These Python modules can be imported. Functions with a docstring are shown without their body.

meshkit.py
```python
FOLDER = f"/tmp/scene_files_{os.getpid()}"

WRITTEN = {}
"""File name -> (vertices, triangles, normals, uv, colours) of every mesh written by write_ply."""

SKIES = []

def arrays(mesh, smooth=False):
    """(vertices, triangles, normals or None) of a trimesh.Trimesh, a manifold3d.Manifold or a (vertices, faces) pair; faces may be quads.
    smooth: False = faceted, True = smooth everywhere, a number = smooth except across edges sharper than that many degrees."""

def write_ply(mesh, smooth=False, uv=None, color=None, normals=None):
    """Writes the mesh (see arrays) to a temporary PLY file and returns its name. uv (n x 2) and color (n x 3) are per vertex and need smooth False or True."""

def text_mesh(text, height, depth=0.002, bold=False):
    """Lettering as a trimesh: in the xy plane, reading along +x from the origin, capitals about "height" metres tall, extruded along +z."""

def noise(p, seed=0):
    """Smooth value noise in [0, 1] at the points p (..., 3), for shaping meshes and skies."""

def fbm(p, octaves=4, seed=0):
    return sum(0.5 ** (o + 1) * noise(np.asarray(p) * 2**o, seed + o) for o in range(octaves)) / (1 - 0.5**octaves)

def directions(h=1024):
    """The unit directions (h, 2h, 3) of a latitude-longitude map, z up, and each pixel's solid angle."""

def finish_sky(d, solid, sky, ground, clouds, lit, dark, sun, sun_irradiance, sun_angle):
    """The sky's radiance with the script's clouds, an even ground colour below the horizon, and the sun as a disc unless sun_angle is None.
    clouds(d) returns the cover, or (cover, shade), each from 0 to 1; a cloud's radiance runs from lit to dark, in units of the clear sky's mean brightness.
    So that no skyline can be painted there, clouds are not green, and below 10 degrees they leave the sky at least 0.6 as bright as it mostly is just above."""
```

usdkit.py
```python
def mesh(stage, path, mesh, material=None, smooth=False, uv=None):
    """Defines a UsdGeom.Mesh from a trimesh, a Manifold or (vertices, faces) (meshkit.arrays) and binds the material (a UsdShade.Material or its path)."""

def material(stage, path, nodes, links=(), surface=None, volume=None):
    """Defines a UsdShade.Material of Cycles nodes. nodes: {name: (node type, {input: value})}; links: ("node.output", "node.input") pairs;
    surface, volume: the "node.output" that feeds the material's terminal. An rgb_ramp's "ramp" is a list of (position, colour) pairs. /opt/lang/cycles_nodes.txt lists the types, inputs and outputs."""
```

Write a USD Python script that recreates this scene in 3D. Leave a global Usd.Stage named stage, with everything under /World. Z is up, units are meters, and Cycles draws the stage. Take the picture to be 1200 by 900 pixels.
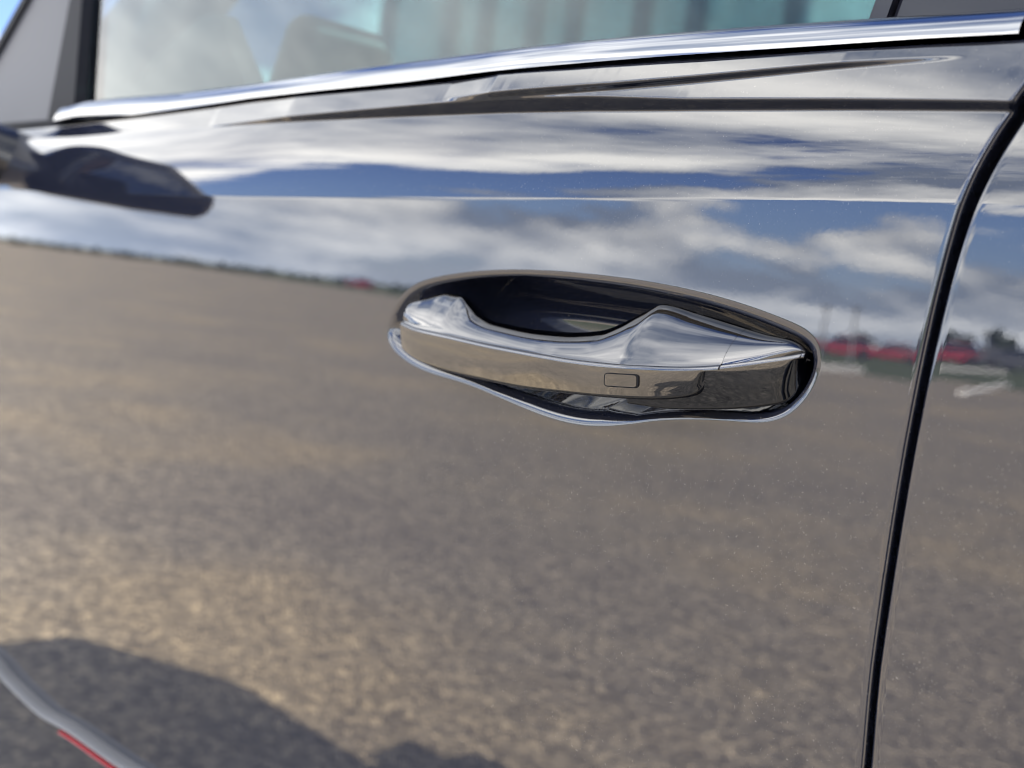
import math, random, numpy as np, trimesh, manifold3d as m3, usdkit, meshkit
from shapely.geometry import Polygon, LineString
from shapely import points as shp_points, contains_xy, distance as shp_distance
from pxr import Usd, UsdGeom, UsdLux, UsdShade, Gf, Sdf

random.seed(7); np.random.seed(7)
stage = Usd.Stage.CreateInMemory()
UsdGeom.SetStageUpAxis(stage, 'Z'); UsdGeom.SetStageMetersPerUnit(stage, 1.0)
UsdGeom.Xform.Define(stage, '/World'); UsdGeom.Scope.Define(stage, '/World/Looks')

# ------------------------------------------------------------------ camera
# The car stands along X with its nose towards -X; the left body side is the plane Y = 0, the cabin lies at Y > 0.
F, W, H = 1400.0, 1200.0, 900.0              # focal length in pixels of the 1200 x 900 photograph
D, HC = 0.36, 1.12                           # lens to body side, lens height
EXPOSURE = 2.2
APERTURE_M = 0.0045                          # diameter of the lens opening
VP, HZ = (-650.0, 197.0), (1200.0, 426.0)    # where the car's length vanishes, another point of the horizon
def _cv(p):
    d = np.array([p[0] - W / 2, p[1] - H / 2, F]); return d / np.linalg.norm(d)
_dx = _cv(VP)                                 # = -X
_up = np.cross(_dx, _cv(HZ)); _up /= np.linalg.norm(_up)
if _up[1] > 0: _up = -_up
_yy = np.cross(_up, -_dx)                     # = +Y
if _yy[2] < 0: raise SystemExit('camera handedness')
RW = np.stack([-_dx, _yy, _up])               # camera (right, down, forward) -> world
C0 = np.array([0.0, -D, HC])
def ray(u, v):
    d = RW @ np.array([u - W / 2, v - H / 2, F]); return d / np.linalg.norm(d)
def at_y(u, v, y=0.0):                        # the point of the plane Y = y seen at a pixel
    d = ray(u, v); return C0 + d * ((y - C0[1]) / d[1])
def mirrored_ground(u, v, z=0.0):             # the ground point that the vertical door mirrors at a pixel
    d = ray(u, v); p = C0 + d * ((z - C0[2]) / d[2]); return np.array([p[0], -p[1], z])
cam = UsdGeom.Camera.Define(stage, '/World/camera')
FOCUS = float(np.dot(at_y(820, 400) - C0, RW @ np.array([0, 0, 1.0])))
HA = 36.0; FL = F / W * HA
cam.CreateHorizontalApertureAttr(HA); cam.CreateVerticalApertureAttr(HA * 0.75)
cam.CreateFocalLengthAttr(FL); cam.CreateClippingRangeAttr(Gf.Vec2f(0.02, 6000))
cam.CreateFStopAttr(FL / (APERTURE_M * 1000)); cam.CreateFocusDistanceAttr(FOCUS)
cam.CreateExposureAttr(EXPOSURE)
_x, _d, _f = RW[:, 0], RW[:, 1], RW[:, 2]
M = np.eye(4); M[0, :3], M[1, :3], M[2, :3], M[3, :3] = _x, -_d, -_f, C0
cam.AddTransformOp().Set(Gf.Matrix4d(M.tolist()))

# ------------------------------------------------------------------ sky and sun
SUN_EL = math.radians(40)
_s = np.array([0.52, 0.854, 0.0]); _s /= np.linalg.norm(_s)
SUN = np.array([_s[0] * math.cos(SUN_EL), _s[1] * math.cos(SUN_EL), math.sin(SUN_EL)])
SUN_ROT = math.atan2(SUN[0], SUN[1])
sun = UsdLux.DistantLight.Define(stage, '/World/sun')
sun.CreateIntensityAttr(1.15); sun.CreateAngleAttr(0.53); sun.CreateColorAttr(Gf.Vec3f(1.0, 0.91, 0.80)); sun.CreateNormalizeAttr(True)
q = Gf.Rotation(Gf.Vec3d(0, 0, 1), Gf.Vec3d(*SUN.tolist()))
sun.AddTransformOp().Set(Gf.Matrix4d().SetRotate(q))

def sky_material():
    L = 19.5
    N = {
        'tc': ('texture_coordinate', {}),
        'xyz': ('separate_xyz', {}),
        'zc': ('math', {'math_type': 'maximum', 'value2': 0.0}),
        'zz': ('math', {'math_type': 'add', 'value2': 0.15}),
        'px': ('math', {'math_type': 'divide'}), 'py': ('math', {'math_type': 'divide'}),
        'pv': ('combine_xyz', {'z': 0.0}),
        'map': ('mapping', {'location': (2.3, 24.1, 0.0), 'scale': (0.52, 0.52, 1.0)}),
        'maps': ('mapping', {'location': (2.3 - 0.10, 24.1 - 0.16, 0.0), 'scale': (0.52, 0.52, 1.0)}),
        'n1': ('noise_texture', {'scale': 1.0, 'detail': 11.0, 'roughness': 0.60, 'distortion': 0.25}),
        'n2': ('noise_texture', {'scale': 1.0, 'detail': 5.0, 'roughness': 0.52, 'distortion': 0.25}),
        'cov': ('rgb_ramp', {'ramp': [(0.0, (0, 0, 0)), (0.465, (0, 0, 0)), (0.495, (0.80, 0.80, 0.80)), (0.54, (1, 1, 1)), (1, (1, 1, 1))]}),
        'dif': ('math', {'math_type': 'subtract'}),
        'lit': ('map_range', {'from_min': -0.07, 'from_max': 0.11, 'to_min': 0.0, 'to_max': 1.0, 'clamp': True}),
        'shc': ('mix', {'color1': (L * 0.17, L * 0.20, L * 0.26), 'color2': (L * 1.0, L * 0.98, L * 0.93)}),
        'sky': ('sky_texture', {'sky_type': 'single_scattering', 'sun_disc': False, 'sun_elevation': SUN_EL, 'sun_rotation': SUN_ROT,
                                'altitude': 100.0, 'air_density': 1.0, 'aerosol_density': 0.25, 'ozone_density': 3.0}),
        'hzf': ('map_range', {'from_min': 0.0, 'from_max': 0.075, 'to_min': 0.6, 'to_max': 0.0, 'clamp': True}),
        'hz': ('mix', {'color2': (L * 0.36, L * 0.43, L * 0.55)}),
        'tint': ('mix', {'mix_type': 'multiply', 'fac': 1.0, 'color2': (0.66, 0.70, 0.98)}),
        'mx': ('mix', {}),
        'bg': ('background_shader', {'strength': 0.065}),
    }
    K = [('tc.generated', 'xyz.vector'), ('xyz.z', 'zc.value1'), ('zc.value', 'zz.value1'), ('xyz.x', 'px.value1'), ('zz.value', 'px.value2'),
         ('xyz.y', 'py.value1'), ('zz.value', 'py.value2'), ('px.value', 'pv.x'), ('py.value', 'pv.y'), ('pv.vector', 'map.vector'), ('pv.vector', 'maps.vector'),
         ('map.vector', 'n1.vector'), ('maps.vector', 'n2.vector'), ('n1.fac', 'cov.fac'), ('n1.fac', 'dif.value1'), ('n2.fac', 'dif.value2'),
         ('dif.value', 'lit.value'), ('lit.result', 'shc.fac'), ('sky.color', 'tint.color1'), ('tint.color', 'mx.color1'), ('cov.color', 'mx.fac'), ('shc.color', 'mx.color2'),
         ('xyz.z', 'hzf.value'), ('hzf.result', 'hz.fac'), ('mx.color', 'hz.color1'), ('hz.color', 'bg.color')]
    return usdkit.material(stage, '/World/Looks/sky', N, K, surface='bg.background')
dome = UsdLux.DomeLight.Define(stage, '/World/sky'); dome.CreateIntensityAttr(1.0)
UsdShade.MaterialBindingAPI.Apply(dome.GetPrim()).Bind(sky_material())
dome.GetPrim().SetCustomDataByKey('kind', 'structure')

# ------------------------------------------------------------------ helpers
USED = {}
def numbered(path):
    n = USED.get(path, -1) + 1; USED[path] = n
    return path if n == 0 else f'{path}_{n:03d}'
def tag(p, label=None, cat=None, group=None, kind=None):
    p = p.GetPrim() if hasattr(p, 'GetPrim') else p
    for k, v in (('label', label), ('category', cat), ('group', group), ('kind', kind)):
        if v: p.SetCustomDataByKey(k, v)
    return p
def obj(name, mesh, mat, parent='/World', smooth=30, label=None, kind=None):
    path = numbered((parent if isinstance(parent, str) else str(parent.GetPath())) + '/' + name)
    p = usdkit.mesh(stage, path, mesh, mat, smooth=smooth)
    tag(p, label=label, kind=kind)
    return p.GetPrim()
def holder(name, parent, label=None):
    x = UsdGeom.Xform.Define(stage, numbered((parent if isinstance(parent, str) else str(parent.GetPath())) + '/' + name))
    tag(x, label=label); return x.GetPrim()
def thing(name, label, cat, loc=(0, 0, 0), rz=0.0, group=None):
    x = UsdGeom.Xform.Define(stage, numbered('/World/' + name)); x.AddTranslateOp().Set(Gf.Vec3d(*map(float, loc))); x.AddRotateZOp().Set(math.degrees(rz))
    return tag(x, label, cat, group)
def copy_of(root, label, loc, rz):
    was = root.GetCustomData()
    r = thing(root.GetName().rstrip('0123456789_'), label, was['category'], loc, rz, was.get('group'))
    r.GetReferences().AddInternalReference(root.GetPath())
    x = UsdGeom.Xformable(r); x.ClearXformOpOrder(); 
    r.GetAttribute('xformOp:translate').Set(Gf.Vec3d(*map(float, loc))); r.GetAttribute('xformOp:rotateZ').Set(math.degrees(rz))
    r.SetInstanceable(True)
    return r
def rbox(lo, hi, r=0.01, seg=12):                # a box with rounded edges
    lo, hi = np.array(lo, float), np.array(hi, float); r = min(r, 0.49 * (hi - lo).min())
    return hull_pts([(x, y, z, r) for x in (lo[0] + r, hi[0] - r) for y in (lo[1] + r, hi[1] - r) for z in (lo[2] + r, hi[2] - r)], seg)
def hull_pts(pts, seg=12):
    return m3.Manifold.batch_hull([m3.Manifold.sphere(p[3], seg).translate(p[:3]) for p in pts])
def mesh_of(man):
    q = man.to_mesh(); return trimesh.Trimesh(np.array(q.vert_properties[:, :3]), np.array(q.tri_verts), process=False)
def prism(pts2, y0, y1):                         # outline in (x, z) swept along y
    m = trimesh.creation.extrude_polygon(Polygon(pts2), y1 - y0)
    v = m.vertices.copy(); m.vertices = np.column_stack([v[:, 0], y0 + v[:, 2], v[:, 1]]); m.fix_normals(); return m
def grid_mesh(P, closed=False):                  # P: rows x cols x 3
    r, c = P.shape[:2]
    i, j = np.meshgrid(np.arange(r - 1), np.arange(c if closed else c - 1), indexing='ij'); k = (j + 1) % c
    q = np.stack([i * c + j, i * c + k, (i + 1) * c + k, (i + 1) * c + j], -1).reshape(-1, 4)
    return P.reshape(-1, 3), q
def tri(q): return np.vstack([q[:, [0, 1, 2]], q[:, [0, 2, 3]]])
def tube(points, radius, sides=10, closed=False):
    p = np.asarray(points, float)
    t = (np.roll(p, -1, 0) - np.roll(p, 1, 0)) if closed else np.gradient(p, axis=0)
    t /= np.linalg.norm(t, axis=1, keepdims=True)
    ref = np.array([0, 1.0, 0]) if np.abs(t[:, 1]).max() < 0.9 else np.array([0.13, 0.2, 0.97])
    a = np.cross(t, ref); a /= np.linalg.norm(a, axis=1, keepdims=True); b = np.cross(t, a)
    ang = np.arange(sides) * 2 * math.pi / sides
    R = np.broadcast_to(radius, (len(p),))[:, None, None]
    P = p[:, None] + R * (np.cos(ang)[None, :, None] * a[:, None] + np.sin(ang)[None, :, None] * b[:, None])
    if closed: P = np.concatenate([P, P[:1]])
    v, q = grid_mesh(P, True); f = tri(q)
    if not closed:
        n = len(v); v = np.vstack([v, p[0], p[-1]]); o = (len(p) - 1) * sides
        f = np.vstack([f] + [[[n, (k + 1) % sides, k], [n + 1, o + k, o + (k + 1) % sides]] for k in range(sides)])
    m = trimesh.Trimesh(v, f, process=False)
    if m.volume < 0: m.invert()
    return m
def sm(x, a, b):
    t = np.clip((np.asarray(x, float) - a) / (b - a), 0, 1); return t * t * (3 - 2 * t)
def lathe(profile, axis='y', n=40):              # profile: (radius, height)
    m = trimesh.creation.revolve(np.array(profile, float), sections=n)
    if axis == 'y': v = m.vertices.copy(); m.vertices = np.column_stack([v[:, 0], v[:, 2], v[:, 1]]); m.fix_normals()
    return m

# ------------------------------------------------------------------ materials
def mat(name, nodes, links=(), surface='p.BSDF'): return usdkit.material(stage, '/World/Looks/' + name, nodes, links, surface=surface)
def plain(name, col, rough=0.5, **kw): return mat(name, {'p': ('principled_bsdf', {'base_color': col, 'roughness': rough, **kw})})
def grained(name, col, rough=0.5, scale=40.0, amount=0.25, **kw):
    a, b = tuple(c * (1 - amount) for c in col), tuple(c * (1 + amount) for c in col)
    return mat(name, {'g': ('geometry', {}), 'n': ('noise_texture', {'scale': scale, 'detail': 6.0, 'roughness': 0.6}), 'r': ('rgb_ramp', {'ramp': [(0.3, a), (0.7, b)]}),
                      'b': ('bump', {'strength': 0.3, 'distance': 0.2 / scale}), 'p': ('principled_bsdf', {'roughness': rough, **kw})},
               [('g.position', 'n.vector'), ('n.fac', 'r.fac'), ('n.fac', 'b.height'), ('r.color', 'p.base_color'), ('b.normal', 'p.normal')])
PAINT_IOR = 2.0
PAINT = mat('dark_paint', {'g': ('geometry', {}),
    'o': ('noise_texture', {'scale': 330.0, 'detail': 1.0, 'roughness': 0.4}), 'b': ('bump', {'strength': 0.007, 'distance': 0.0004}),
    'd': ('noise_texture', {'scale': 900.0, 'detail': 2.0, 'roughness': 0.6}), 'dr': ('map_range', {'from_min': 0.55, 'from_max': 0.8, 'to_min': 0.0, 'to_max': 0.035, 'clamp': True}),
    's': ('noise_texture', {'scale': 1400.0, 'detail': 1.0}), 'sr': ('rgb_ramp', {'ramp': [(0.0, (0.006, 0.007, 0.012)), (0.70, (0.006, 0.007, 0.012)), (0.78, (0.07, 0.066, 0.06)), (1.0, (0.09, 0.085, 0.08))]}),
    'p': ('principled_bsdf', {'ior': PAINT_IOR})},
    [('g.position', 's.vector'), ('s.fac', 'sr.fac'), ('sr.color', 'p.base_color'), ('g.position', 'o.vector'), ('o.fac', 'b.height'), ('g.position', 'd.vector'), ('d.fac', 'dr.value'), ('dr.result', 'p.roughness'), ('b.normal', 'p.normal')])
CHROME = mat('chrome', {'g': ('geometry', {}),
    'd': ('noise_texture', {'scale': 700.0, 'detail': 3.0, 'roughness': 0.65}), 'dr': ('map_range', {'from_min': 0.52, 'from_max': 0.75, 'to_min': 0.015, 'to_max': 0.13, 'clamp': True}),
    'f': ('noise_texture', {'scale': 42.0, 'detail': 5.0, 'roughness': 0.7}), 'fr': ('map_range', {'from_min': 0.45, 'from_max': 0.7, 'to_min': 0.0, 'to_max': 0.09, 'clamp': True}), 'ad': ('math', {'math_type': 'add'}),
    'o': ('noise_texture', {'scale': 60.0, 'detail': 1.0}), 'b': ('bump', {'strength': 0.05, 'distance': 0.0006}),
    'p': ('principled_bsdf', {'base_color': (0.145, 0.145, 0.15), 'metallic': 1.0})},
    [('g.position', 'd.vector'), ('d.fac', 'dr.value'), ('g.position', 'f.vector'), ('f.fac', 'fr.value'), ('dr.result', 'ad.value1'), ('fr.result', 'ad.value2'), ('ad.value', 'p.roughness'), ('g.position', 'o.vector'), ('o.fac', 'b.height'), ('b.normal', 'p.normal')])
BELT = plain('bright_strip', (0.33, 0.33, 0.335), 0.05, metallic=1.0)
SAIL = plain('grey_trim', (0.03, 0.03, 0.036), 0.4, specular_ior_level=0.15)
TRIM = plain('gloss_black_trim', (0.006, 0.006, 0.008), 0.06)
RUBBER = plain('black_rubber', (0.006, 0.006, 0.008), 0.7, specular_ior_level=0.2)
def pane(name, tint, extra=0.0):
    return mat(name, {'t': ('transparent_bsdf', {'color': tint}), 'g': ('glossy_bsdf', {'color': (1, 1, 1), 'roughness': 0.0}), 'ge': ('geometry', {}), 'i': ('mix_float', {'a': 1.36, 'b': 1 / 1.36}), 'f': ('fresnel', {}), 'm': ('mix_closure', {})},
               [('ge.backfacing', 'i.fac'), ('i.result', 'f.IOR'), ('f.fac', 'm.fac'), ('t.BSDF', 'm.closure1'), ('g.BSDF', 'm.closure2')], 'm.closure')
GLASS = pane('tinted_window_glass', (0.44, 0.54, 0.55))
SCREEN = pane('windscreen_glass', (0.50, 0.62, 0.63))
PRIVACY = pane('privacy_glass', (0.06, 0.07, 0.08))
DASH = grained('dash_plastic', (0.035, 0.038, 0.045), 0.45, 300.0, 0.2)
BEIGE = grained('beige_plastic', (0.22, 0.20, 0.18), 0.5, 200.0, 0.15)
LEATHER = grained('grey_leather', (0.16, 0.15, 0.14), 0.45, 120.0, 0.15)
FABRIC = plain('headliner', (0.35, 0.34, 0.32), 0.9)
SCREENPLASTIC = plain('dark_screen', (0.01, 0.012, 0.016), 0.05)
STRIP = plain('grey_moulding', (0.12, 0.12, 0.125), 0.45)
RED_REFLECTION = plain('red_reflection', (0.34, 0.025, 0.035), 0.2)  # colour of the red reflection painted below the moulding
TYRE = grained('tyre_rubber', (0.02, 0.02, 0.02), 0.75, 80.0, 0.2)
ALLOY = plain('alloy', (0.45, 0.46, 0.47), 0.25, metallic=1.0)
SILVER = plain('satin_silver', (0.12, 0.125, 0.135), 0.3, metallic=1.0)
LAMP = plain('lamp_lens', (0.75, 0.78, 0.8), 0.05)

# ------------------------------------------------------------------ ground
def tarmac_material():
    return mat('tarmac', {'g': ('geometry', {}),
        'a': ('voronoi_texture', {'scale': 50.0, 'randomness': 1.0}), 'ar': ('rgb_ramp', {'ramp': [(0.0, (0.5, 0.5, 0.5)), (0.4, (0.88, 0.88, 0.88)), (0.7, (1.15, 1.15, 1.14)), (1.0, (2.0, 1.95, 1.85))]}),
        'as': ('separate_color', {}),
        'b': ('noise_texture', {'scale': 9.0, 'detail': 8.0, 'roughness': 0.72}), 'br': ('rgb_ramp', {'ramp': [(0.28, (0.125, 0.110, 0.088)), (0.5, (0.21, 0.184, 0.147)), (0.72, (0.31, 0.268, 0.205))]}),
        'cm': ('mapping', {'location': (23.0, 9.0, 0.0)}), 'c': ('noise_texture', {'scale': 0.42, 'detail': 6.0, 'roughness': 0.62}), 'cr': ('rgb_ramp', {'ramp': [(0.33, (0.80, 0.80, 0.81)), (0.5, (0.95, 0.95, 0.93)), (0.68, (1.30, 1.22, 1.02))]}),  # large warm patches paint the sunlit glow into the tarmac colour
        'm1': ('mix', {'mix_type': 'multiply', 'fac': 1.0}), 'm2': ('mix', {'mix_type': 'multiply', 'fac': 1.0}),
        'bu': ('bump', {'strength': 0.7, 'distance': 0.006}), 'p': ('principled_bsdf', {'roughness': 0.72})},
        [('g.position', 'a.vector'), ('g.position', 'b.vector'), ('g.position', 'cm.vector'), ('cm.vector', 'c.vector'), ('a.color', 'as.color'), ('as.r', 'ar.fac'), ('b.fac', 'br.fac'), ('c.fac', 'cr.fac'),
         ('br.color', 'm1.color1'), ('ar.color', 'm1.color2'), ('m1.color', 'm2.color1'), ('cr.color', 'm2.color2'), ('m2.color', 'p.base_color'), ('a.distance', 'bu.height'), ('bu.normal', 'p.normal')])
GRASS = grained('grass', (0.045, 0.065, 0.018), 0.9, 0.8, 0.45)
TARMAC = tarmac_material()
LINE = grained('line_paint', (0.72, 0.71, 0.68), 0.7, 12.0, 0.12)
def sheet(pts, z):
    v, f = trimesh.creation.triangulate_polygon(Polygon(pts), engine='earcut'); v = np.column_stack([v, np.full(len(v), z)])
    m = trimesh.Trimesh(v, f, process=False)
    if m.face_normals[:, 2].mean() < 0: m.invert()
    return m
S = 2600.0
tag(obj('ground', sheet([(-S, -S), (S, -S), (S, S), (-S, S)], -0.008), GRASS, smooth=False), kind='structure')
EDGE = [(90, -20), (30, -26), (-5, -31), (-22, -36), (-60, -54), (-105, -74), (-250, -112), (-420, -140)]
tag(obj('car_park', sheet(EDGE + [(-420, 110), (90, 110)], 0.0), TARMAC, smooth=False), kind='structure')

# ------------------------------------------------------------------ body side as a height field Y(x, z)
def curve(px, y=0.0):
    P = np.array([at_y(u, v, y) for u, v in px]); o = np.argsort(P[:, 0]); P = P[o]
    a, b = P[0], P[-1]
    sl0, sl1 = np.polyfit(P[:4, 0], P[:4, 2], 1)[0], np.polyfit(P[-4:, 0], P[-4:, 2], 1)[0]
    xs = np.concatenate([[a[0] - 3], P[:, 0], [b[0] + 3]]); zs = np.concatenate([[a[2] - 3 * sl0], P[:, 2], [b[2] + 3 * sl1]])
    return lambda x: np.interp(x, xs, zs)
def along(px, val, y=0.0):                       # a value given at pixels, as a function of world x
    P = np.array([at_y(u, v, y)[0] for u, v in px]); o = np.argsort(P); val = np.array(val, float)
    return lambda x: np.interp(x, P[o], val[o])
crease_px = [(0, 222), (140, 227), (280, 231), (400, 232), (500, 232.5), (600, 233), (700, 233), (800, 233.5), (900, 234), (1000, 235), (1100, 236), (1200, 241)]
band_px = [(100, 158), (230, 149), (330, 141), (430, 135), (520, 130), (600, 126), (700, 124), (800, 125), (900, 125), (1000, 125), (1100, 126), (1170, 127), (1200, 128)]
line_px = [(500, 125), (570, 121), (620, 117), (680, 112.5), (740, 108), (800, 102), (860, 96), (920, 90), (980, 84), (1040, 79), (1120, 73), (1200, 66)]
top_px = [(0, 156), (60, 150), (130, 142), (200, 134), (300, 122), (400, 115), (500, 108), (600, 99), (700, 92), (800, 84), (900, 77), (1000, 70), (1100, 63), (1200, 58)]
C1, SB, UB, BB = curve(crease_px), curve(band_px, 0.006), curve(line_px, 0.009), curve(top_px, 0.012)
sb_w = along([(230, 150), (330, 141), (430, 135), (520, 130), (600, 126), (700, 124), (800, 124), (1000, 125), (1170, 127)], [0.0, 0.0010, 0.0016, 0.0021, 0.0024, 0.0022, 0.0015, 0.0012, 0.0010])
sb_a = along([(200, 150), (330, 141), (1165, 127), (1185, 127)], [0.0, 1.0, 1.0, 1.0])
ub_w = along([(560, 121), (640, 115), (740, 108), (900, 90), (1040, 79), (1130, 72)], [0.0010, 0.0010, 0.0008, 0.0006, 0.0004, 0.0002])
ub_a = along([(520, 121), (580, 121), (980, 84), (1125, 72)], [0.0, 1.0, 1.0, 0.0])
def tilt(x, z, lean0=0.0):                                  # lean of the panel's normal, in degrees; positive faces the sky
    c1, sb, ub, bb = C1(x), SB(x), UB(x), BB(x)
    low = np.degrees((z - HC) / 9.0) + lean0
    t = np.clip((z - c1) / np.maximum(sb - c1, 1e-4), 0, 1.6)
    up = (2.6 + 11.5 * t ** 1.5) * (1 + 0.9 * sm(-x, 0.55, 0.95))
    a = low + (np.minimum(up, 15.0 + 9.0 * sm(-x, 0.55, 0.95)) - low) * sm(z, c1 - 0.0010, c1 + 0.0012)
    above = sm(z, sb - 0.001, sb + 0.002)
    a = a * (1 - above) + above * (10.0 + 6.0 * np.clip((z - sb) / 0.03, 0, 1))
    for cen, w, amp in ((sb, sb_w(x), sb_a(x)), (ub, ub_w(x), ub_a(x))):
        m = amp * (1 - sm(np.abs(z - cen), w - 0.0004, w + 0.0010)) * (w > 1e-5)
        a = a * (1 - m) + m * -54.0
    return a
outline_px = [(452.8, 393), (456, 377), (461, 363), (472.7, 344), (491, 332.7), (517, 324.5), (552, 318.7), (591.7, 315.9), (626.7, 315.4), (664, 318), (700, 322), (746.7, 328), (793, 336),
    (840, 348), (886.7, 362), (921.7, 373.5), (947, 387.5), (959, 400), (962.5, 416.7), (961, 433), (952, 451.7), (940, 472.7), (924, 486.7), (898, 493.7), (863, 495.5), (816.7, 492.5), (777, 491.8),
    (758, 496), (735, 501), (708, 500.7), (673, 498), (638, 490), (603, 476), (570.7, 463), (545, 449), (517, 442), (486.7, 430.7), (465.7, 416.7), (454, 402.7)]
def closed_spline(P, n):
    from scipy.interpolate import splprep, splev
    P = np.vstack([P, P[:1]]); tck, _ = splprep(P.T, s=len(P) * 2e-7, per=True); return np.array(splev(np.linspace(0, 1, n, endpoint=False), tck)).T
OUT = closed_spline(np.array([at_y(u, v)[[0, 2]] for u, v in outline_px]), 260)
POCKET = Polygon(OUT)
MID_L, MID_R = at_y(454, 395)[[0, 2]], at_y(962, 417)[[0, 2]]
def bowl(x, z):
    """Depth of the recess: its rim rolls in gently, then the dish falls away."""
    d = np.where(contains_xy(POCKET, x, z), shp_distance(POCKET.exterior, shp_points(x, z)), 0.0)
    up = sm(z - (MID_L[1] + (x - MID_L[0]) * (MID_R[1] - MID_L[1]) / (MID_R[0] - MID_L[0])), -0.004, 0.006)
    rim = (1 - up) * np.interp(x, [-0.50, -0.45, -0.41, -0.385, -0.34, -0.322, -0.24], [0.0075, 0.0062, 0.0050, 0.0072, 0.0082, 0.0042, 0.0036]) + up * np.interp(x, [-0.5, -0.4, -0.3, -0.24], [0.0036, 0.0030, 0.0042, 0.0042])
    t = np.clip(d / rim, 0, 1); roll = rim * (1 - np.sqrt(np.clip(1 - t * t * 0.6, 0, 1)))
    k = np.clip((d - rim) / (0.017 ), 0, 1); dish = 0.024 * (1 - (1 - k) ** 1.9) * (0.4 + 0.6 * sm(x, -0.475, -0.435))
    return roll + dish
gl = [(1208, 88), (1196, 104), (1180, 126), (1160, 165), (1135, 215), (1120, 260), (1105, 320), (1090, 380), (1078, 440), (1062, 520), (1045, 620), (1030, 720), (1018, 800), (1010, 900)]
gr = [(1228, 96), (1217, 112), (1203, 140), (1181, 178), (1158, 222), (1142, 265), (1125, 322), (1109, 385), (1097, 440), (1081, 520), (1063, 620), (1047, 720), (1034, 800), (1026, 900)]
def gap_curve(px):
    P = np.array([at_y(u, v) for u, v in px]); o = np.argsort(P[:, 2]); P = P[o]
    zs = np.concatenate([[0.0], P[:, 2], [1.4]]); s0 = np.polyfit(P[:3, 2], P[:3, 0], 1)[0]; s1 = np.polyfit(P[-2:, 2], P[-2:, 0], 1)[0]
    xs = np.concatenate([[P[0, 0] - P[0, 2] * s0 * 0.5], P[:, 0], [P[-1, 0] + (1.4 - P[-1, 2]) * s1 * 0.8]])
    zz = np.linspace(0.2, 1.35, 500); xx = np.interp(zz, zs, xs)
    k = np.exp(-np.linspace(-2, 2, 25) ** 2); xx = np.convolve(np.pad(xx, 12, mode='reflect', reflect_type='odd'), k / k.sum(), 'valid')
    return lambda z: np.interp(z, zz, xx)
GL, GR = gap_curve(gl), gap_curve(gr)
Z_SILL = 0.42
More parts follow.
